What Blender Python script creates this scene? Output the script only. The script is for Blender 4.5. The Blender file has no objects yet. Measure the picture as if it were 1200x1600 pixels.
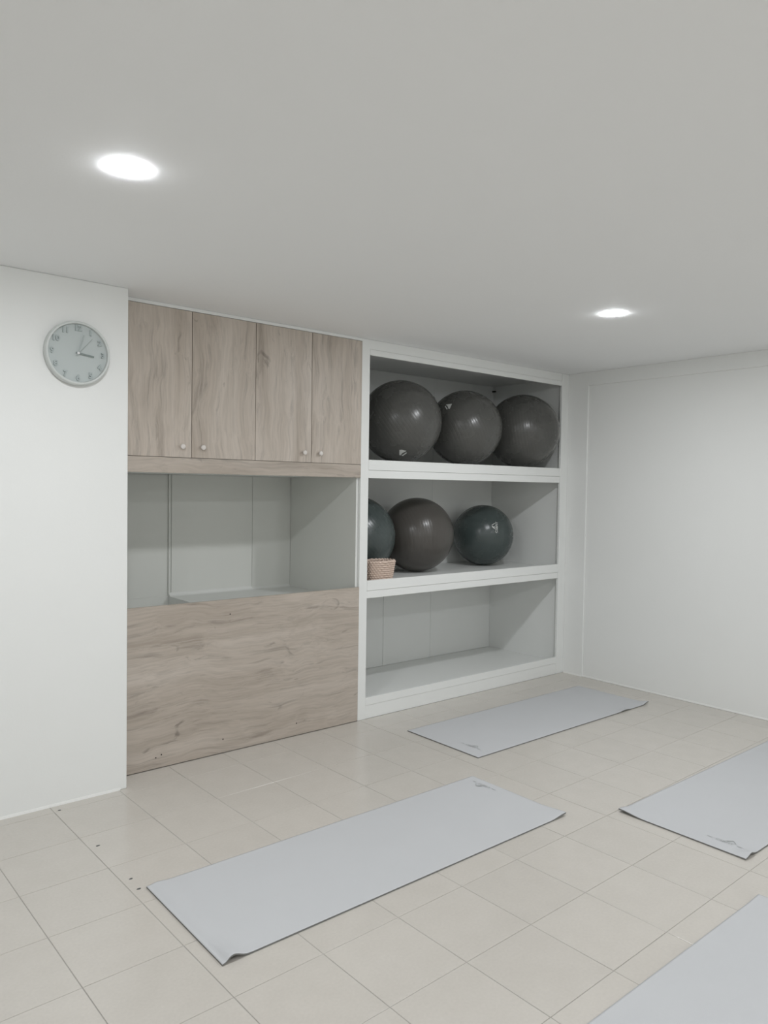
import bpy, bmesh, math, random
from mathutils import Vector, Matrix, noise
random.seed(7)
PI = math.pi
SC = bpy.context.scene
COL = SC.collection

# ------------------------------------------------------------------ camera, world, exposure
cam_d = bpy.data.cameras.new('camera')
cam = bpy.data.objects.new('camera', cam_d); COL.objects.link(cam)
cam.matrix_world = Matrix(((0.7661, 0.0094, -0.6427, -1.0110),
                           (-0.6426, 0.0336, -0.7655, -3.8829),
                           (0.0144, 0.9994, 0.0318, 1.5418),
                           (0, 0, 0, 1)))
cam_d.sensor_fit = 'VERTICAL'; cam_d.sensor_height = 24.0
cam_d.lens = 1178.457 / 1600 * 24.0
cam_d.clip_start = 0.05; cam_d.clip_end = 60
SC.camera = cam

w = bpy.data.worlds.new('world'); SC.world = w; w.use_nodes = True
w.node_tree.nodes['Background'].inputs[0].default_value = (0.75, 0.8, 0.85, 1)
w.node_tree.nodes['Background'].inputs[1].default_value = 0.02
SC.view_settings.view_transform = 'Standard'
SC.view_settings.look = 'None'
SC.view_settings.gamma = 1.0
SC.view_settings.use_curve_mapping = False
SC.view_settings.exposure = 0.0
LAMP = 660.0                    # radiance of every ceiling lamp's diffuser
LAMPS = [(-0.113, -1.562), (2.618, -1.49), (-0.113, -4.20), (2.618, -4.20), (-2.84, -4.20),
         (-2.84, -6.85), (-0.113, -6.85), (2.618, -6.85)]  # all but the first pair are unseen, added to even out the light

# ------------------------------------------------------------------ measures (metres)
H = 2.515                       # ceiling
XL, XR, YF = -4.00, 4.259, -8.2 # left wall, right wall, wall behind the camera
PX, PY = 0.436, -0.160          # wall face beside the cupboard: right edge and front plane
XA, XD0, O0, O1 = 2.044, 2.022, 2.111, 4.164
ZT, ZD, ZR, ZP = 2.494, 1.692, 1.607, 0.8877
DEP = 0.80

# ------------------------------------------------------------------ helpers
def link(name, me, mat=None, parent=None):
    o = bpy.data.objects.new(name, me); COL.objects.link(o)
    if mat is not None and me is not None:
        for m in (mat if isinstance(mat, (list, tuple)) else [mat]): me.materials.append(m)
    if parent is not None: o.parent = parent
    return o
def obj(name, bm, mat, parent=None, smooth=False):
    bmesh.ops.recalc_face_normals(bm, faces=bm.faces[:])
    me = bpy.data.meshes.new(name); bm.to_mesh(me); bm.free()
    if smooth:
        for p in me.polygons: p.use_smooth = True
    return link(name, me, mat, parent)
def box(lo, hi, bev=0.0, seg=1, bm=None, off=(0, 0, 0)):
    tmp = bmesh.new()
    v = [tmp.verts.new((x - off[0], y - off[1], z - off[2])) for z in (lo[2], hi[2]) for y in (lo[1], hi[1]) for x in (lo[0], hi[0])]
    for f in ((0, 2, 3, 1), (4, 5, 7, 6), (0, 1, 5, 4), (2, 6, 7, 3), (0, 4, 6, 2), (1, 3, 7, 5)):
        tmp.faces.new([v[i] for i in f])
    if bev > 0:
        bmesh.ops.bevel(tmp, geom=tmp.edges[:], offset=bev, segments=seg, affect='EDGES', profile=0.5)
    if bm is None: return tmp
    me = bpy.data.meshes.new('t'); tmp.to_mesh(me); tmp.free(); bm.from_mesh(me); bpy.data.meshes.remove(me)
    return bm
def thing(name, label, cat, loc=(0, 0, 0), group=None):
    o = bpy.data.objects.new(name, None); COL.objects.link(o); o.location = loc
    o.empty_display_size = 0.05
    return tag(o, label, cat, group)
def tag(o, label, cat, group=None):
    o['label'] = label; o['category'] = cat
    if group: o['group'] = group
    return o
def struct(o): o['kind'] = 'structure'; return o
def lathe(profile, seg=48, bm=None, cap0=False, cap1=False):
    bm = bm or bmesh.new(); rings = []
    for r, z in profile:
        if r < 1e-6: rings.append([bm.verts.new((0, 0, z))])
        else: rings.append([bm.verts.new((r * math.cos(2 * PI * k / seg), r * math.sin(2 * PI * k / seg), z)) for k in range(seg)])
    for a, b in zip(rings, rings[1:]):
        for k in range(seg):
            k2 = (k + 1) % seg
            if len(a) == 1: bm.faces.new((a[0], b[k], b[k2]))
            elif len(b) == 1: bm.faces.new((a[k], a[k2], b[0]))
            else: bm.faces.new((a[k], a[k2], b[k2], b[k]))
    if cap0 and len(rings[0]) > 1: bm.faces.new(rings[0])
    if cap1 and len(rings[-1]) > 1: bm.faces.new(rings[-1][::-1])
    return bm
def extrude_profile_x(pts, x0, x1):
    bm = bmesh.new()
    a = [bm.verts.new((x0, y, z)) for y, z in pts]; b = [bm.verts.new((x1, y, z)) for y, z in pts]
    n = len(pts)
    for k in range(n): bm.faces.new((a[k], a[(k + 1) % n], b[(k + 1) % n], b[k]))
    bm.faces.new(a[::-1]); bm.faces.new(b)
    return bm
def text_mesh(txt, size, extrude=0.0, offset=0.0, res=3):
    cu = bpy.data.curves.new('text', 'FONT'); cu.body = txt; cu.size = size
    cu.extrude = extrude; cu.offset = offset; cu.align_x = 'CENTER'; cu.align_y = 'CENTER'; cu.resolution_u = res
    o = bpy.data.objects.new('text', cu); COL.objects.link(o)
    bpy.context.view_layer.update()
    me = bpy.data.meshes.new_from_object(o.evaluated_get(bpy.context.evaluated_depsgraph_get()))
    bpy.data.objects.remove(o); bpy.data.curves.remove(cu)
    return me

# ------------------------------------------------------------------ materials
def mat(name, col, rough=0.5, spec=0.5):
    m = bpy.data.materials.new(name); m.use_nodes = True
    b = m.node_tree.nodes['Principled BSDF']
    b.inputs['Base Color'].default_value = (*col, 1); b.inputs['Roughness'].default_value = rough
    b.inputs['Specular IOR Level'].default_value = spec
    return m
def N(m, t, **kw):
    n = m.node_tree.nodes.new(t)
    for k, v in kw.items():
        if hasattr(n, k): setattr(n, k, v)
    return n
def L(m, a, b): m.node_tree.links.new(a, b)
def bsdf(m): return m.node_tree.nodes['Principled BSDF']
def mottled(name, c1, c2, scale, rough, bump=0.0, bscale=200.0, spec=0.5, bdist=0.002):
    m = mat(name, c1, rough, spec)
    tc = N(m, 'ShaderNodeTexCoord'); nz = N(m, 'ShaderNodeTexNoise')
    nz.inputs['Scale'].default_value = scale; nz.inputs['Detail'].default_value = 5
    L(m, tc.outputs['Object'], nz.inputs['Vector'])
    mx = N(m, 'ShaderNodeMix', data_type='RGBA')
    mx.inputs[6].default_value = (*c1, 1); mx.inputs[7].default_value = (*c2, 1)
    L(m, nz.outputs['Fac'], mx.inputs[0]); L(m, mx.outputs[2], bsdf(m).inputs['Base Color'])
    if bump:
        n2 = N(m, 'ShaderNodeTexNoise'); n2.inputs['Scale'].default_value = bscale; n2.inputs['Detail'].default_value = 3
        L(m, tc.outputs['Object'], n2.inputs['Vector'])
        bp = N(m, 'ShaderNodeBump'); bp.inputs['Strength'].default_value = bump; bp.inputs['Distance'].default_value = bdist
        L(m, n2.outputs['Fac'], bp.inputs['Height']); L(m, bp.outputs['Normal'], bsdf(m).inputs['Normal'])
    return m
M = {}
M['wall'] = mottled('wall_paint', (0.845, 0.855, 0.835), (0.865, 0.875, 0.855), 3.0, 0.6, 0.12, 140, 0.3)
M['ceiling'] = mottled('ceiling_paint', (0.925, 0.935, 0.935), (0.94, 0.95, 0.95), 2.0, 0.75, 0.08, 120, 0.2)
M['caulk'] = mat('white_caulk', (0.80, 0.80, 0.77), 0.5)
M['white'] = mottled('white_laminate', (0.83, 0.845, 0.825), (0.85, 0.86, 0.84), 6.0, 0.38, 0.04, 300, 0.4)
M['inner'] = mottled('grey_white_laminate', (0.83, 0.845, 0.82), (0.85, 0.86, 0.84), 5.0, 0.42, 0.03, 300, 0.4)
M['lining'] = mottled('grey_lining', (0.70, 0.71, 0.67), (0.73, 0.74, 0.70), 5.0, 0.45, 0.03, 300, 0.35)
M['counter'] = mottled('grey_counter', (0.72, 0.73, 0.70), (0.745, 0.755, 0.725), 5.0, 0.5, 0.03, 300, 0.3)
M['numeral'] = mat('raised_numeral_plastic', (0.43, 0.48, 0.475), 0.6, 0.3)  # darker than the face, standing in for shadow under the raised strokes
M['grout'] = mottled('grout', (0.28, 0.27, 0.245), (0.48, 0.46, 0.425), 3.0, 0.8)
M['dark'] = mat('dark_gap', (0.05, 0.045, 0.04), 0.8)
M['knob'] = mat('pale_knob', (0.74, 0.70, 0.66), 0.35)
M['rim'] = mat('lamp_rim', (0.85, 0.86, 0.86), 0.4)
M['clock_rim'] = mat('clock_rim_plastic', (0.66, 0.69, 0.67), 0.45)
M['clock_face'] = mat('clock_face_plastic', (0.52, 0.565, 0.555), 0.6, 0.3)
M['hand_dark'] = mat('hour_hand_grey', (0.22, 0.26, 0.25), 0.5)
M['hand_light'] = mat('pale_hand', (0.40, 0.45, 0.44), 0.5)
M['hub'] = mat('hub_white', (0.8, 0.8, 0.8), 0.3)
M['print_white'] = mat('white_print', (0.62, 0.63, 0.61), 0.6)
M['print_grey'] = mat('faint_grey_print', (0.38, 0.395, 0.39), 0.8)
M['stain'] = mat('dark_stain', (0.10, 0.10, 0.10), 0.8)
m = mat('lamp_diffuser', (0.9, 0.9, 0.9), 0.5)
bsdf(m).inputs['Emission Color'].default_value = (0.975, 0.995, 1.03, 1)
bsdf(m).inputs['Emission Strength'].default_value = LAMP
M['diffuser'] = m

# ceramic tile: beige, faint cloudy mottling, each tile a hair lighter or darker, semi gloss
m = mat('beige_tile', (0.5, 0.47, 0.43), 0.3)
tc = N(m, 'ShaderNodeTexCoord'); oi = N(m, 'ShaderNodeObjectInfo')
mp = N(m, 'ShaderNodeVectorMath', operation='ADD'); L(m, tc.outputs['Object'], mp.inputs[0]); L(m, oi.outputs['Location'], mp.inputs[1])
n1 = N(m, 'ShaderNodeTexNoise'); n1.inputs['Scale'].default_value = 9.0; n1.inputs['Detail'].default_value = 2
L(m, mp.outputs[0], n1.inputs['Vector'])
n2 = N(m, 'ShaderNodeTexNoise'); n2.inputs['Scale'].default_value = 90.0; n2.inputs['Detail'].default_value = 4
L(m, mp.outputs[0], n2.inputs['Vector'])
cr = N(m, 'ShaderNodeValToRGB')
cr.color_ramp.elements[0].position = 0.3; cr.color_ramp.elements[0].color = (0.572, 0.541, 0.492, 1)
cr.color_ramp.elements[1].position = 0.7; cr.color_ramp.elements[1].color = (0.592, 0.561, 0.512, 1)
L(m, n1.outputs['Fac'], cr.inputs[0])
mr = N(m, 'ShaderNodeMapRange'); mr.inputs[3].default_value = 0.985; mr.inputs[4].default_value = 1.015
L(m, oi.outputs['Random'], mr.inputs[0])
mr2 = N(m, 'ShaderNodeMapRange'); mr2.inputs[1].default_value = 0.3; mr2.inputs[2].default_value = 0.7; mr2.inputs[3].default_value = 0.975; mr2.inputs[4].default_value = 1.02
L(m, n2.outputs['Fac'], mr2.inputs[0])
mm = N(m, 'ShaderNodeMath', operation='MULTIPLY'); L(m, mr.outputs[0], mm.inputs[0]); L(m, mr2.outputs[0], mm.inputs[1])
vm = N(m, 'ShaderNodeVectorMath', operation='SCALE'); L(m, cr.outputs[0], vm.inputs[0]); L(m, mm.outputs[0], vm.inputs['Scale'])
L(m, vm.outputs[0], bsdf(m).inputs['Base Color'])
mr3 = N(m, 'ShaderNodeMapRange'); mr3.inputs[3].default_value = 0.21; mr3.inputs[4].default_value = 0.23
L(m, n1.outputs['Fac'], mr3.inputs[0]); L(m, mr3.outputs[0], bsdf(m).inputs['Roughness'])
bp = N(m, 'ShaderNodeBump'); bp.inputs['Strength'].default_value = 0.06; bp.inputs['Distance'].default_value = 0.002
L(m, n2.outputs['Fac'], bp.inputs['Height']); L(m, bp.outputs['Normal'], bsdf(m).inputs['Normal'])
M['tile'] = m

def wood(name, axis, seed, gain):
    """greyed oak laminate, grain running along the given axis (object space)"""
    m = mat(name, (0.4, 0.35, 0.3), 0.42, 0.35)
    tc = N(m, 'ShaderNodeTexCoord'); oi = N(m, 'ShaderNodeObjectInfo')
    off = N(m, 'ShaderNodeMath', operation='MULTIPLY'); off.inputs[1].default_value = 23.0
    L(m, oi.outputs['Random'], off.inputs[0])
    ad = N(m, 'ShaderNodeVectorMath', operation='ADD'); L(m, tc.outputs['Object'], ad.inputs[0])
    cx = N(m, 'ShaderNodeCombineXYZ'); L(m, off.outputs[0], cx.inputs[0]); L(m, off.outputs[0], cx.inputs[2]); cx.inputs[1].default_value = seed
    L(m, cx.outputs[0], ad.inputs[1])
    # gentle warp so the grain waves
    wn = N(m, 'ShaderNodeTexNoise'); wn.inputs['Scale'].default_value = 2.6; wn.inputs['Detail'].default_value = 2
    L(m, ad.outputs[0], wn.inputs['Vector'])
    sb = N(m, 'ShaderNodeVectorMath', operation='SUBTRACT'); L(m, wn.outputs['Color'], sb.inputs[0]); sb.inputs[1].default_value = (.5, .5, .5)
    sc = N(m, 'ShaderNodeVectorMath', operation='SCALE'); L(m, sb.outputs[0], sc.inputs[0]); sc.inputs['Scale'].default_value = 0.10
    ad2 = N(m, 'ShaderNodeVectorMath', operation='ADD'); L(m, ad.outputs[0], ad2.inputs[0]); L(m, sc.outputs[0], ad2.inputs[1])
    def stretched(along, across, scale, detail, rough=0.6, dist=0.0):
        v = N(m, 'ShaderNodeVectorMath', operation='MULTIPLY')
        s = [across] * 3; s[axis] = along; v.inputs[1].default_value = s
        L(m, ad2.outputs[0], v.inputs[0])
        n = N(m, 'ShaderNodeTexNoise'); n.inputs['Scale'].default_value = scale; n.inputs['Detail'].default_value = detail
        n.inputs['Roughness'].default_value = rough; n.inputs['Distortion'].default_value = dist
        L(m, v.outputs[0], n.inputs['Vector']); return n
    broad = stretched(0.7, 7.0, 1.0, 4, 0.55, 0.8)
    fine = stretched(3.0, 90.0, 1.0, 3, 0.6)
    streak = stretched(1.6, 26.0, 1.0, 5, 0.65, 0.5)
    knots = stretched(5.0, 14.0, 1.0, 3, 0.5, 1.5)
    cr = N(m, 'ShaderNodeValToRGB'); e = cr.color_ramp.elements
    e[0].position = 0.30; e[0].color = (0.38, 0.328, 0.277, 1); e[1].position = 0.72; e[1].color = (0.52, 0.465, 0.41, 1)
    a = cr.color_ramp.elements.new(0.5); a.color = (0.46, 0.405, 0.35, 1)
    L(m, broad.outputs['Fac'], cr.inputs[0])
    def darken(src, p0, p1, v0, prev):
        r = N(m, 'ShaderNodeMapRange'); r.inputs[1].default_value = p0; r.inputs[2].default_value = p1
        r.inputs[3].default_value = v0; r.inputs[4].default_value = 1.0
        L(m, src.outputs['Fac'], r.inputs[0])
        s = N(m, 'ShaderNodeVectorMath', operation='SCALE'); L(m, prev, s.inputs[0]); L(m, r.outputs[0], s.inputs['Scale'])
        return s.outputs[0]
    c = darken(streak, 0.30, 0.46, 0.70, cr.outputs[0])
    c = darken(fine, 0.30, 0.6, 0.86, c)
    c = darken(knots, 0.22, 0.34, 0.62, c)
    gs = N(m, 'ShaderNodeVectorMath', operation='SCALE'); gs.inputs['Scale'].default_value = gain; L(m, c, gs.inputs[0])
    L(m, gs.outputs[0], bsdf(m).inputs['Base Color'])
    bp = N(m, 'ShaderNodeBump'); bp.inputs['Strength'].default_value = 0.05; bp.inputs['Distance'].default_value = 0.001
    L(m, fine.outputs['Fac'], bp.inputs['Height']); L(m, bp.outputs['Normal'], bsdf(m).inputs['Normal'])
    return m
M['wood_v'] = wood('greyed_oak_upright_grain', 2, 3.1, 1.20)
M['wood_h'] = wood('greyed_oak_level_grain', 0, 8.7, 1.11)

def rubber(name, c1, c2, rough):
    """anti-burst ball skin: faint rings round the ball's own axis, cloudy dust"""
    m = mat(name, c1, rough, 0.5)
    tc = N(m, 'ShaderNodeTexCoord')
    wv = N(m, 'ShaderNodeTexWave', wave_type='BANDS', bands_direction='Z', wave_profile='SIN')
    wv.inputs['Scale'].default_value = 13.0; wv.inputs['Distortion'].default_value = 0.25; wv.inputs['Detail'].default_value = 1
    L(m, tc.outputs['Object'], wv.inputs['Vector'])
    nz = N(m, 'ShaderNodeTexNoise'); nz.inputs['Scale'].default_value = 9; nz.inputs['Detail'].default_value = 5
    L(m, tc.outputs['Object'], nz.inputs['Vector'])
    mx = N(m, 'ShaderNodeMix', data_type='RGBA'); mx.inputs[6].default_value = (*c1, 1); mx.inputs[7].default_value = (*c2, 1)
    L(m, nz.outputs['Fac'], mx.inputs[0]); L(m, mx.outputs[2], bsdf(m).inputs['Base Color'])
    mr = N(m, 'ShaderNodeMapRange'); mr.inputs[3].default_value = rough - 0.03; mr.inputs[4].default_value = rough + 0.03
    L(m, nz.outputs['Fac'], mr.inputs[0]); L(m, mr.outputs[0], bsdf(m).inputs['Roughness'])
    # grooves are narrow: sharpen the wave
    pw = N(m, 'ShaderNodeMath', operation='POWER'); pw.inputs[1].default_value = 0.25; L(m, wv.outputs['Fac'], pw.inputs[0])
    bp = N(m, 'ShaderNodeBump'); bp.inputs['Strength'].default_value = 0.16; bp.inputs['Distance'].default_value = 0.003
    L(m, pw.outputs[0], bp.inputs['Height']); L(m, bp.outputs['Normal'], bsdf(m).inputs['Normal'])
    return m
M['charcoal'] = rubber('charcoal_rubber', (0.078, 0.078, 0.072), (0.092, 0.092, 0.085), 0.27)
M['brownish'] = rubber('warm_grey_rubber', (0.075, 0.069, 0.062), (0.092, 0.085, 0.076), 0.29)
M['teal'] = rubber('blue_grey_rubber', (0.056, 0.073, 0.071), (0.070, 0.088, 0.085), 0.27)

# yoga mat: pale blue-grey foam with a fine woven-looking texture
m = mottled('pale_grey_foam', (0.545, 0.555, 0.565), (0.565, 0.575, 0.585), 5.0, 0.7, 0.25, 420, 0.25)
M['mat'] = m
M['mat_edge'] = mat('mat_underside', (0.20, 0.20, 0.19), 0.85)

# paper-rope basket
m = mottled('pinkish_straw', (0.60, 0.47, 0.39), (0.76, 0.62, 0.53), 60.0, 0.75, 0.3, 300, 0.3)
M['straw'] = m

# ------------------------------------------------------------------ the setting: floor of separate tiles
S = 1 / 3.0
TH = math.radians(0.93818); GO = Vector((1.28805 * S, -6.68258 * S)); GU = Vector((math.cos(TH), math.sin(TH))); GV = Vector((-math.sin(TH), math.cos(TH)))
floor = struct(obj('floor', box((XL - .12, YF - .12, -0.12), (XR + .12, 0.86, -0.0016)), M['grout']))
JT = 0.0026
def tile_poly(i, j):
    h = JT / 2 / S
    return [GO + GU * (a * S) + GV * (b * S) for a, b in ((i + h, j + h), (i + 1 - h, j + h), (i + 1 - h, j + 1 - h), (i + h, j + 1 - h))]
def clip(poly, n, d):              # keep n.p <= d
    out = []
    for k in range(len(poly)):
        a, b = poly[k], poly[(k + 1) % len(poly)]; da, db = n.dot(a) - d, n.dot(b) - d
        if da <= 0: out.append(a)
        if da * db < 0: out.append(a + (b - a) * (da / (da - db)))
    return out
def tile_bm(poly, c, bm=None, dz=0.0):
    bm = bm or bmesh.new()
    cen = sum(poly, Vector((0, 0))) / len(poly)
    def ring(z, ins):
        r = []
        for p in poly:
            q = p + (cen - p).normalized() * ins * 1.41
            r.append(bm.verts.new((q.x - c[0], q.y - c[1], z + dz)))
        return r
    a, b, t = ring(-0.0015, 0), ring(-0.0008, 0), ring(0, 0.0008)
    n = len(poly)
    for x, y in ((a, b), (b, t)):
        for k in range(n): bm.faces.new((x[k], x[(k + 1) % n], y[(k + 1) % n], y[k]))
    bm.faces.new(t)
    return bm
camI = cam.matrix_world.inverted()
def seen(p, mar=0.12):
    q = camI @ Vector((p[0], p[1], 0))
    if q.z > -0.2: return False
    f = 1178.457
    u, v = 600 + f * q.x / -q.z, 800 - f * q.y / -q.z
    return -1200 * mar < u < 1200 * (1 + mar) and 0 < v < 1600 * (1 + mar)
full = None; rest = bmesh.new(); cnt = 0
for i in range(-15, 13):
    for j in range(-20, 9):
        q = tile_poly(i, j)
        p = clip(q, Vector((0, 1)), -0.001); p = clip(p, Vector((1, 0)), XR - .001) if len(p) > 2 else p
        p = clip(p, Vector((-1, 0)), -XL - .001) if len(p) > 2 else p
        p = clip(p, Vector((0, -1)), -YF - .001) if len(p) > 2 else p
        if len(p) < 3: continue
        cen = sum(p, Vector((0, 0))) / len(p)
        if cen.x < PX - 0.2 and cen.y > PY + 0.05: continue
        if any(seen(k) for k in p + [cen]) and cnt < 295:
            whole = len(p) == 4 and all((a - b).length < 1e-5 for a, b in zip(p, q))
            if whole:
                if full is None:
                    bm = tile_bm(q, cen); bmesh.ops.recalc_face_normals(bm, faces=bm.faces[:])
                    full = bpy.data.meshes.new('tile'); bm.to_mesh(full); bm.free(); full.materials.append(M['tile'])
                o = bpy.data.objects.new('tile', full); COL.objects.link(o); o.parent = floor
            else:
                o = obj('tile', tile_bm(p, cen), M['tile'], floor)
            o.location = (cen.x, cen.y, random.uniform(-0.00025, 0.0))
            o.rotation_euler = (random.gauss(0, 0.0006), random.gauss(0, 0.0006), 0)
            cnt += 1
        else:
            tile_bm(p, (0, 0), rest)
o = obj('tile', rest, M['tile'], floor); o['kind'] = 'stuff'
# small dark chips in the tiles near the left wall
for x, y in ((0.091, -0.222), (0.108, -0.686), (0.114, -1.037), (0.108, -1.128)):
    bm = bmesh.new(); n = 9
    ring = [(0.0095 * random.uniform(.6, 1.1) * math.cos(2 * PI * k / n) , 0.0075 * random.uniform(.6, 1.1) * math.sin(2 * PI * k / n)) for k in range(n)]
    a = [bm.verts.new((x + u, y + v, 0.0002)) for u, v in ring]; b = [bm.verts.new((x + u * .8, y + v * .8, 0.0008)) for u, v in ring]
    for k in range(n): bm.faces.new((a[k], a[(k + 1) % n], b[(k + 1) % n], b[k]))
    bm.faces.new(b)
    obj('dark_spot', bm, M['stain'], floor)

struct(obj('ceiling', box((XL - .12, YF - .12, H), (XR + .12, 0.86, H + 0.1)), M['ceiling']))                # smooth plaster
struct(obj('wall_back', box((XL - .12, PY, 0), (PX, 0.86, H), 0.004, 2), M['wall']))
struct(obj('wall_left', box((XL - .12, YF - .12, 0), (XL, PY, H)), M['wall']))
struct(obj('wall_front', box((XL, YF - .12, 0), (XR, YF, H)), M['wall']))
# right wall: a flush corner column and top beam, the field between set back a little
wr = struct(obj('wall_right', box((XR + .010, YF - .12, 0), (XR + .12, 0.86, H)), M['wall']))
obj('corner_column', box((XR, -0.190, 0), (XR + .011, 0.86, H), 0.0015, 1), M['wall'], wr)
obj('top_beam', box((XR, YF, 2.405), (XR + .011, -0.190, H), 0.0015, 1), M['wall'], wr)
struct(obj('wall_recess', box((PX - .05, 0.84, 0), (XR + .12, 0.96, H)), M['wall']))
def caulk(name, pts):
    bm = bmesh.new(); rows = []
    for (x, y), (nx, ny) in pts:
        rows.append([bm.verts.new((x + nx * a, y + ny * a, z)) for a, z in ((-.002, 0), (0.007, 0), (0.005, 0.005), (0.0015, 0.011), (-.002, 0.013))])
    for a, b in zip(rows, rows[1:]):
        for k in range(4): bm.faces.new((a[k], b[k], b[k + 1], a[k + 1]))
    bm.faces.new(rows[0]); bm.faces.new(rows[-1][::-1])
    return struct(obj(name, bm, M['caulk'], smooth=False))
caulk('baseboard_right', [((XR + .010, YF), (-1, 0)), ((XR + .010, -0.19), (-1, 0)), ((XR, -0.185), (-1, 0)), ((XR, -0.004), (-1, 0))])
caulk('baseboard_back', [((XL, PY), (0, -1)), ((PX - .035, PY), (0, -1))])
struct(obj('trim_1', box((PX, -0.002, ZT + .0015), (XD0 + .03, 0.03, H - .001), 0.001), M['white']))

# ------------------------------------------------------------------ white built-in shelving
su = thing('shelving_unit', 'white built-in shelving with three open bays, exercise balls on the upper two', 'shelving', (O0, 0, 0))
def part(name, lo, hi, mt, parent, bev=0.0012, off=None):
    off = off if off is not None else parent.location
    return obj(name, box(lo, hi, bev, 1, None, off), mt, parent)
XB0, XB1 = 2.052, 4.215            # bay side faces
part('stile', (XA + .001, 0, 0), (O0, 0.020, H - .001), M['white'], su)
part('stile', (O1, 0, 0), (XR - .001, 0.020, H - .001), M['white'], su)
part('divider_panel', (XD0 + .003, 0.021, 0), (XB0, DEP + .02, H - .002), M['white'], su)
part('side_panel', (XB1, 0.021, 0), (XR - .002, DEP + .02, H - .002), M['inner'], su)
def rail(z0, z1, y=0.0): part('rail', (O0 + .0005, y, z0), (O1 - .0005, 0.020, z1), M['white'], su)
rail(2.4510, H - .001, 0.003); rail(2.413, 2.4500, 0.0)
rail(1.6590, 1.727, 0.0);  rail(1.606, 1.6578, 0.0035)
rail(0.8585, 0.9257, 0.0); rail(0.8073, 0.8573, 0.0035)
rail(0.0900, 0.1413, 0.0); rail(0.0, 0.0892, 0.0022)
# shelf boards and the floors / tops of the bays
part('bay_top', (XB0, 0.021, 2.480), (XB1, DEP, 2.498), M['inner'], su)
part('shelf', (XB0, 0.021, 1.655), (XB1, DEP, 1.7265), M['inner'], su)
part('shelf', (XB0, 0.021, 0.852), (XB1, DEP, 0.8957), M['inner'], su)
part('shelf', (XB0, 0.021, 0.060), (XB1, DEP, 0.0900), M['inner'], su)
for (z0, z1), cuts in (((1.7265, 2.480), (3.46,)), ((0.8957, 1.655), (3.46,)), ((0.0900, 0.852), (2.93, 3.46))):
    xs = [XB0] + list(cuts) + [XB1]
    for a, b in zip(xs, xs[1:]):
        part('back_panel', (a + .001, DEP + random.uniform(0, .002), z0), (b - .001, DEP + .018, z1), M['inner'], su)
part('clip', (XB1 - .026, DEP - .030, 2.430), (XB1 - .001, DEP - .001, 2.442), M['dark'], su, 0.002)

# ------------------------------------------------------------------ wall cupboards with grey oak doors
xs = [PX + .002, 0.854, 1.255, 1.651, XA]
WF, WB = -0.003, 0.015
def cupboard(k, label):
    x0, x1, x2 = xs[2 * k], xs[2 * k + 1], xs[2 * k + 2]
    t = thing('wall_cupboard', label, 'cupboard', ((x0 + x2) / 2, 0, ZD), 'oak cupboards over the niche')
    x2b = x2 if k == 0 else XD0 - .002
    part('body', (x0 + .001, 0.0165, ZR + .004), (x2b - .001, DEP, ZT + .002), M['inner'], t)
    for n, (a, b) in enumerate(((x0, x1), (x1, x2))):
        g = 0.0016
        c = ((a + b) / 2, 0, (ZT + ZD) / 2)
        bm = box((a + g, WF, ZD + g), (b - g, WB, ZT - g * .5), 0.0008, 1, None, c)
        d = obj('door', bm, M['wood_v'], t); d.location = Vector(c) - t.location
        kx = (0.7953, 0.9167, 1.5928, 1.7124)[2 * k + n]
        kb = lathe([(0, 0.024), (0.010, 0.0238), (0.0135, 0.0215), (0.0145, 0.018), (0.0135, 0.014), (0.0085, 0.010), (0.0065, 0.006), (0.007, 0.0), (0, 0)], 28)
        ko = obj('knob', kb, M['knob'], d, True); ko.rotation_euler = (PI / 2, 0, 0)
        ko.location = (kx - c[0], WF + .0002, 1.752 - c[2])
    return t
cupboard(0, 'oak double-door wall cupboard next to the clock wall')
cupboard(1, 'oak double-door wall cupboard next to the white shelving')
c = ((PX + XA) / 2, 0, ZR)
o = obj('valance_board', box((PX + .002, WF - .001, ZR), (XA - .001, 0.0155, ZD - .0008), 0.001, 1, None, c), M['wood_h']); o.location = c
tag(o, 'narrow level-grained oak board under the cupboard doors', 'board')
# large oak panel closing the lower part of the niche
c = ((PX + XA) / 2, 0, 0.0035)
wp = obj('wood_panel', box((PX + .002, WF, 0.0035), (XA - .001, WB, ZP), 0.001, 1, None, c), M['wood_h']); wp.location = c
tag(wp, 'large greyed oak panel with level grain standing on the floor below the niche', 'panel')
for x, z in ((1.0991, .8021), (1.0594, .0816), (1.5633, .0779), (.6879, .0726), (.6562, .0624)):
    h = obj('screw_hole', lathe([(0.0042, 0.0), (0.0042, 0.0008), (0.0025, 0.0004), (0, 0.0003)], 12), M['dark'], wp)
    h.rotation_euler = (PI / 2, 0, 0); h.location = (x - c[0], WF + .0002, z - c[2])

# open niche behind the panel
ni = thing('niche_lining', 'pale grey lining of the open niche between cupboards and oak panel', 'niche', (1.2, 0.4, 0.6))
part('back_panel', (PX + .002, DEP + .018, 0.40), (1.085, DEP + .036, ZR + .0035), M['lining'], ni)
part('joint_strip', (1.0855, DEP + .006, 0.40), (1.1015, DEP + .034, ZR + .0035), M['lining'], ni)
part('back_panel', (1.102, DEP, 0.60), (1.705, DEP + .018, ZR + .0035), M['lining'], ni)
part('back_panel', (1.7055, DEP - .004, 0.60), (XD0 - .001, DEP + .014, ZR + .0035), M['lining'], ni)
part('side_panel', (XD0 - .0195 + .02, 0.016, 0.0), (XD0 + .0028, DEP + .018, ZR + .0035), M['lining'], ni)
R_ = 0.025
prof = [(0.03, 0.60), (0.03, 0.81)] + [(DEP - .001 - R_ + R_ * math.sin(a), 0.81 + R_ - R_ * math.cos(a)) for a in [k * PI / 16 for k in range(9)]] + [(DEP - .001, 0.60)]
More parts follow.
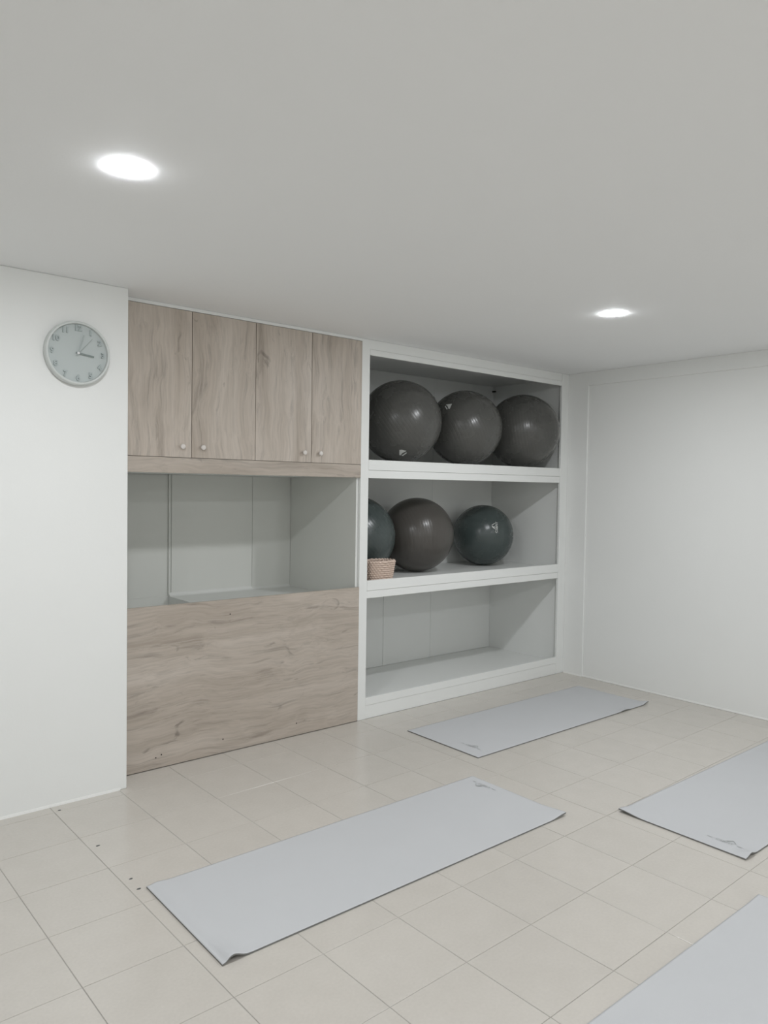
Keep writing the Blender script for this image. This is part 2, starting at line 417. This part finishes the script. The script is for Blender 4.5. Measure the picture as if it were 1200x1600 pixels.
o = obj('counter', extrude_profile_x([(y - ni.location.y, z - ni.location.z) for y, z in prof], 1.086 - 1.2, XD0 - .002 - 1.2), M['counter'], ni)
part('sunken_floor', (PX + .002, 0.02, 0.60), (1.085, DEP + .017, 0.66), M['lining'], ni)
part('ledge', (PX + .002, DEP + .006, 0.66), (1.085, DEP + .0175, 0.812), M['lining'], ni)

# ------------------------------------------------------------------ exercise balls
def ball(label, c, r, zf, mt, axis, grp='exercise balls'):
    t = thing('exercise_ball', label, 'ball', (c[0], c[1], zf), grp)
    bm = bmesh.new(); bmesh.ops.create_uvsphere(bm, u_segments=96, v_segments=64, radius=r)
    rot = Vector((0, 0, 1)).rotation_difference(Vector(axis).normalized())
    b = obj('skin', bm, mt, t, True); b.rotation_mode = 'QUATERNION'; b.rotation_quaternion = rot
    b.location = (0, 0, r)
    # valve plug at the end of the axis
    v = obj('valve_plug', lathe([(0.011, -0.002), (0.011, 0.001), (0.008, 0.0025), (0, 0.0028)], 20), mt, t, True)
    v.rotation_mode = 'QUATERNION'; v.rotation_quaternion = rot
    v.location = Vector((0, 0, r)) + Vector(axis).normalized() * (r - .0006)
    return t
def decal(t, r, polys, name='logo'):
    """flat print lying on the ball: polygons given as unit directions from its centre"""
    bm = bmesh.new()
    for P in polys:
        top = [bm.verts.new(Vector(p).normalized() * (r + .0014) + Vector((0, 0, r))) for p in P]
        low = [bm.verts.new(Vector(p).normalized() * (r - .001) + Vector((0, 0, r))) for p in P]
        n = len(P)
        bm.faces.new(top)
        for k in range(n): bm.faces.new((top[k], low[k], low[(k + 1) % n], top[(k + 1) % n]))
    return obj(name, bm, M['print_white'], t)
Z1, Z2 = 1.7268, 0.8958
bA = ball('large charcoal ball on the top shelf beside the left upright, logo low down', (2.60, .245), .297, Z1, M['charcoal'], (0.52, -0.62, 0.58))
decal(bA, .297, [[(-0.4702, -0.5063, -0.7229), (-0.4274, -0.5486, -0.7186), (-0.3217, -0.5888, -0.7415), (-0.3662, -0.4922, -0.7897), (-0.3514, -0.4134, -0.84), (-0.3781, -0.4034, -0.8332)],
                 [(-0.2988, -0.5638, -0.77), (-0.2732, -0.5525, -0.7875), (-0.2918, -0.4321, -0.8533), (-0.3274, -0.4264, -0.8432)]])
bB = ball('charcoal ball in the middle of the top shelf, white logo up on its left', (3.23, .21), .2875, Z1, M['charcoal'], (0.75, -0.45, 0.42))
decal(bB, .2875, [[(-0.8251, -0.1013, 0.5558), (-0.776, -0.2753, 0.5674), (-0.8577, -0.2783, 0.4324), (-0.8666, -0.2462, 0.434), (-0.8443, -0.1869, 0.5022)],
                  [(-0.8611, -0.0976, 0.4991), (-0.8443, -0.1097, 0.5245), (-0.8745, -0.213, 0.4357), (-0.8871, -0.2027, 0.4148)]])
bC = ball('plain charcoal ball on the top shelf against the right upright', (3.884, .179), .300, Z1, M['charcoal'], (0.55, -0.80, 0.15))
bD = ball('blue-grey ball half hidden by the left upright, behind the woven basket', (2.366, .462), .292, Z2, M['teal'], (0.62, -0.45, 0.65))
bE = ball('brownish charcoal ball without logo in the middle of the second shelf', (2.962, .447), .287, Z2, M['brownish'], (0.9, -0.2, 0.1))
bF = ball('smallest blue-grey ball with white lettering, alone on the right of the second shelf', (3.78, .503), .257, Z2, M['teal'], (1.0, 0.25, 0.02))
# lettering on the smallest ball: reads upwards, mountain mark on its left
rF = .257
p0, p1 = Vector((-0.3767, -0.9167, 0.1333)).normalized(), Vector((-0.2761, -0.8381, 0.4705)).normalized()
mid = (p0 + p1).normalized(); du = (p1 - p0); du = (du - mid * du.dot(mid)).normalized(); dv = mid.cross(du)   # du: reading direction, dv: top of letters
if dv.x > 0: dv = -dv
me = text_mesh('CSBFIT', 0.0285, 0.0, 0.0006)
tx = [v.co.x for v in me.vertices]; sx = 0.098 / (max(tx) - min(tx))
for v in me.vertices:
    d = (mid * rF + du * (v.co.x * sx) + dv * v.co.y).normalized()
    v.co = d * (rF + .0012) + Vector((0, 0, rF))
link('lettering', me, M['print_white'], bF)
def on(u, v_): return tuple((mid * rF + du * u + dv * v_).normalized())
decal(bF, rF, [[on(-.020, .017), on(-.006, .017), on(.006, .040), on(.001, .046), on(-.004, .042)],
               [on(.009, .044), on(.014, .036), on(.030, .018), on(.036, .018), on(.013, .047)],
               [on(-.012, .030), on(.004, .017), on(.010, .017), on(-.008, .037)]], 'mountain_mark')

# ------------------------------------------------------------------ woven basket (rounded oblong, stakes and weavers)
def basket():
    t = thing('woven_basket', 'small pinkish woven straw basket tucked at the left end of the second shelf', 'basket', (2.284, .103, Z2))
    h = 0.150; seg = 104
    def sup(a, rx, ry):
        e = 0.72
        ca, sa = math.cos(a), math.sin(a)
        return (rx * math.copysign(abs(ca) ** e, ca), ry * math.copysign(abs(sa) ** e, sa))
    rows = 10
    bm = bmesh.new()
    for r in range(rows):                       # each weaver row is a wavy rope round the basket
        z = 0.006 + h * (r + .5) / rows * .95
        f = z / h; rx, ry = 0.098 + .024 * f, 0.065 + .017 * f
        rr = h / rows * .49
        ring = []
        for k in range(seg):
            a = 2 * PI * k / seg; x, y = sup(a, rx, ry)
            nrm = Vector((x / rx ** 2, y / ry ** 2, 0)).normalized()
            wob = 0.0048 * math.cos(PI * (k / 2.0 + r) )
            c = Vector((x, y, z)) + nrm * wob
            ring.append([bm.verts.new(c + nrm * rr * math.cos(q) + Vector((0, 0, rr * math.sin(q)))) for q in (0, PI / 3, 2 * PI / 3, PI, 4 * PI / 3, 5 * PI / 3)])
        for k in range(seg):
            A, B = ring[k], ring[(k + 1) % seg]
            for q in range(6): bm.faces.new((A[q], B[q], B[(q + 1) % 6], A[(q + 1) % 6]))
    obj('weave', bm, M['straw'], t, True)
    bm = bmesh.new()
    for k in range(seg // 2):                   # upright stakes
        a = 2 * PI * (k + .5) / (seg // 2)
        prev = None
        for f in (0.0, 0.5, 1.0):
            rx, ry = 0.098 + .024 * f, 0.065 + .017 * f; x, y = sup(a, rx, ry)
            cur = [bm.verts.new((x + .003 * math.cos(q), y + .003 * math.sin(q), 0.003 + f * (h - .006))) for q in (0, PI / 2, PI, 3 * PI / 2)]
            if prev:
                for q in range(4): bm.faces.new((prev[q], prev[(q + 1) % 4], cur[(q + 1) % 4], cur[q]))
            prev = cur
    obj('stakes', bm, M['straw'], t, True)
    bm = bmesh.new(); ring = []                 # plaited rim
    n = seg
    for k in range(n):
        a = 2 * PI * k / n; x, y = sup(a, 0.122, 0.082)
        nrm = Vector((x, y, 0)).normalized()
        zz = h - 0.002 + 0.0026 * math.sin(k * PI / 2.0)
        ring.append([bm.verts.new(Vector((x, y, zz)) + nrm * .0058 * math.cos(q) + Vector((0, 0, .0048 * math.sin(q)))) for q in [i * PI / 3 for i in range(6)]])
    for k in range(n):
        A, B = ring[k], ring[(k + 1) % n]
        for q in range(6): bm.faces.new((A[q], B[q], B[(q + 1) % 6], A[(q + 1) % 6]))
    obj('rim', bm, M['straw'], t, True)
    bm = bmesh.new()
    b0 = [bm.verts.new((*sup(2 * PI * k / 40, .094, .063), 0.0005)) for k in range(40)]; b1 = [bm.verts.new((*sup(2 * PI * k / 40, .094, .063), 0.006)) for k in range(40)]
    for k in range(40): bm.faces.new((b0[k], b0[(k + 1) % 40], b1[(k + 1) % 40], b1[k]))
    bm.faces.new(b0[::-1]); bm.faces.new(b1)
    obj('base', bm, M['straw'], t)
basket()

# ------------------------------------------------------------------ yoga mats
def yoga_mat(label, x0, x1, y0, y1, lift, print_end=None, th=0.0055):
    """y0 is the edge nearer the camera; lift(u, v) gives the height of the underside, u from the left end, v from the near edge, metres"""
    t = bpy.data.objects.new('yoga_mat', None)
    cx, cy = (x0 + x1) / 2, (y0 + y1) / 2
    nx, ny = 120, 40
    Lx, Ly = x1 - x0, y1 - y0
    def cor(u, v):                 # corners slightly rounded
        return u, v
    bm = bmesh.new(); top = []; low = []
    def grade(k, n, Lg):           # denser towards the ends
        s = k / n; return Lg * (0.5 - 0.5 * math.cos(PI * s)) * .6 + Lg * s * .4
    for i in range(nx + 1):
        ta, lo = [], []
        for j in range(ny + 1):
            u, v = grade(i, nx, Lx), grade(j, ny, Ly)
            z, dx = lift(u, v)
            wob = 0.0012 * noise.noise((u * 2.3 + x0, v * 3.1 + y0, 0.0)) + 0.0006
            wob *= min(1, u / .1, v / .1, (Lx - u) / .1, (Ly - v) / .1) if min(u, v, Lx - u, Ly - v) >= 0 else 0
            P = Vector((x0 + u + dx - cx, y0 + v - cy, z + max(wob, 0) + 0.0006))
            lo.append(bm.verts.new(P)); ta.append(bm.verts.new(P + Vector((0, 0, th))))
        top.append(ta); low.append(lo)
    for i in range(nx):
        for j in range(ny):
            bm.faces.new((top[i][j], top[i + 1][j], top[i + 1][j + 1], top[i][j + 1])).material_index = 0
            bm.faces.new((low[i][j], low[i][j + 1], low[i + 1][j + 1], low[i + 1][j])).material_index = 1
    edge = [(i, 0) for i in range(nx)] + [(nx, j) for j in range(ny)] + [(i, ny) for i in range(nx, 0, -1)] + [(0, j) for j in range(ny, 0, -1)]
    for k, (i, j) in enumerate(edge):
        i2, j2 = edge[(k + 1) % len(edge)]
        bm.faces.new((low[i][j], low[i2][j2], top[i2][j2], top[i][j])).material_index = 1
    me = bpy.data.meshes.new('yoga_mat'); bm.to_mesh(me); bm.free()
    for p in me.polygons: p.use_smooth = p.material_index == 0
    bpy.data.objects.remove(t)
    o = link('yoga_mat', me, [M['mat'], M['mat_edge']])
    o.location = (cx, cy, 0.0002)
    tag(o, label, 'yoga mat', 'pale grey yoga mats')
    if print_end:                  # small faint mark printed near one end
        (px, py), sgn = print_end  # sgn +1: top of the letters towards +x
        me2 = text_mesh('CSBFIT', 0.026, 0.0, 0.0)
        bmx = bmesh.new(); bmx.from_mesh(me2); bpy.data.meshes.remove(me2)
        def quad(pts):
            bmx.faces.new([bmx.verts.new((a, b, 0)) for a, b in pts])
        quad([(-.078, -.002), (-.054, -.002), (-.054, .0015), (-.078, .0015)]); quad([(.054, -.002), (.078, -.002), (.078, .0015), (.054, .0015)])
        quad([(-.002, .014), (.010, .014), (.026, .034), (.020, .037)]); quad([(.022, .037), (.028, .034), (.046, .014), (.040, .014)])
        tops = []
        for v in bmx.verts:
            a, b = v.co.x, v.co.y
            X, Y = (px + b * sgn, py - a * sgn)
            u, vv = X - x0, Y - y0
            zt = 0.0006 + th + 0.0028 + lift(u, vv)[0]
            v.co = (X - cx, Y - cy, zt)
        obj('logo_print', bmx, M['print_grey'], o)
    return o
sm = lambda t: 0 if t <= 0 else (1 if t >= 1 else t * t * (3 - 2 * t))
def lift1(u, v):
    # left end has a rolled-over memory: ridge just inside the end, near corner humps up and its tip points down
    k = math.exp(-((u - .042) / .032) ** 2) * (0.005 + 0.013 * sm((.16 - v) / .16))
    k *= sm(u / .03)
    f = 0.010 * sm((u - 1.69) / .11) * sm((.16 - v) / .16)
    return k + f, 0
def lift2(u, v):
    f = 0.014 * sm((u - 1.72) / .07) * sm((.09 - v) / .09) + 0.007 * math.exp(-((u - 1.50) / .05) ** 2) * sm((.06 - v) / .06)
    return f, 0
def lift3(u, v):
    f = 0.010 * sm((.10 - u) / .1) * sm((v - .47) / .13)
    f += 0.012 * math.exp(-((u - .05) / .03) ** 2) * sm((.08 - v) / .08)
    return f, 0
def lift4(u, v):
    return 0.004 * sm((u - 1.70) / .1), 0
yoga_mat('pale grey yoga mat in front of the oak panel, left end humped up', 0.133, 1.938, -1.746, -1.140, lift1, ((1.885, -1.272), -1))
yoga_mat('pale grey yoga mat farthest back, close under the white shelving', 2.168, 3.972, -0.968, -0.360, lift2, ((2.268, -0.815), 1))
yoga_mat('pale grey yoga mat on the right, in front of the one by the shelving', 2.176, 3.980, -2.484, -1.876, lift3, ((2.256, -2.354), 1))
yoga_mat('pale grey yoga mat nearest the camera, cut off by the bottom right corner', 0.128, 1.928, -3.252, -2.644, lift4, None)

# ------------------------------------------------------------------ wall clock
def clock():
    R = 0.151; cx, cz = 0.1835, 2.160
    t = thing('wall_clock', 'round pale grey wall clock with raised numerals on the white wall', 'clock', (cx, PY - .0005, cz))
    def put(o, ang=0.0, y=0.0):
        o.rotation_euler = (PI / 2, 0, 0); return o
    # local lathe z axis becomes -y after the turn
    put(obj('rim', lathe([(R * .93, 0), (R, 0.002), (R + .0005, 0.010), (R, 0.026), (R - .003, 0.036), (R - .007, 0.039), (R - .012, 0.038), (R - .0135, 0.034), (R - .014, 0.022), (R - .014, 0.010)], 96), M['clock_rim'], t, True))
    put(obj('face', lathe([(0, 0.0235), (R - .0145, 0.0235), (R - .0135, 0.0125), (0, 0.0125)], 96), M['clock_face'], t, False))
    rn = R - .034
    for k in range(1, 13):
        a = math.radians(90 - 30 * k)
        me = text_mesh(str(k), 0.036, 0.0035, 0.0016, 4)
        me.transform(Matrix.Translation((0, 0, 0.0237 + .0035)))
        o = link('numeral', me, M['numeral'], t); o.rotation_euler = (PI / 2, 0, 0)
        o.location = (rn * math.cos(a), 0, rn * math.sin(a))
    def hand(name, ang, ln, wd, z, mt, tail=0.012):
        bm = box((-tail, -wd / 2, z), (ln, wd / 2, z + .0012), 0.0004)
        o = obj(name, bm, mt, t)
        o.matrix_local = Matrix.Rotation(PI / 2, 4, 'X') @ Matrix.Rotation(ang, 4, 'Z')
    hand('hour_hand', math.radians(-8), 0.074, 0.0075, 0.0312, M['hand_dark'])
    hand('minute_hand', math.radians(73), 0.092, 0.006, 0.0326, M['hand_light'])
    hand('second_hand', math.radians(49), 0.098, 0.0022, 0.0340, M['hand_light'], 0.02)
    put(obj('hub', lathe([(0.006, 0.0235), (0.006, 0.0356), (0.004, 0.0365), (0, 0.0366)], 20), M['hub'], t, True))
clock()

# ------------------------------------------------------------------ ceiling lamps
def downlight(x, y, label):
    t = thing('downlight', label, 'ceiling light', (x, y, H), 'round white ceiling lights')
    obj('rim', lathe([(0.0542, 0), (0.0558, 0), (0.0558, -0.0003), (0.0552, -0.0005), (0.0542, -0.0005)], 64), M['rim'], t, True)
    obj('diffuser', lathe([(0.0540, -0.0003), (0.0539, -0.0017), (0.0520, -0.0028), (0.037, -0.0036), (0, -0.0039)], 64), M['diffuser'], t, True)
names = ['round white ceiling light on the left, between camera and clock', 'round white ceiling light on the right, in front of the exercise balls']
for k, (x, y) in enumerate(LAMPS): downlight(x, y, names[k] if k < 2 else 'unseen ceiling light added for even light, %s row from the clock wall, %s of its row' % (
    ('first', 'second', 'third')[0 if y > -2 else 1 if y > -5 else 2], 'left end' if x < -1 else 'middle' if x < 1 else 'right end'))
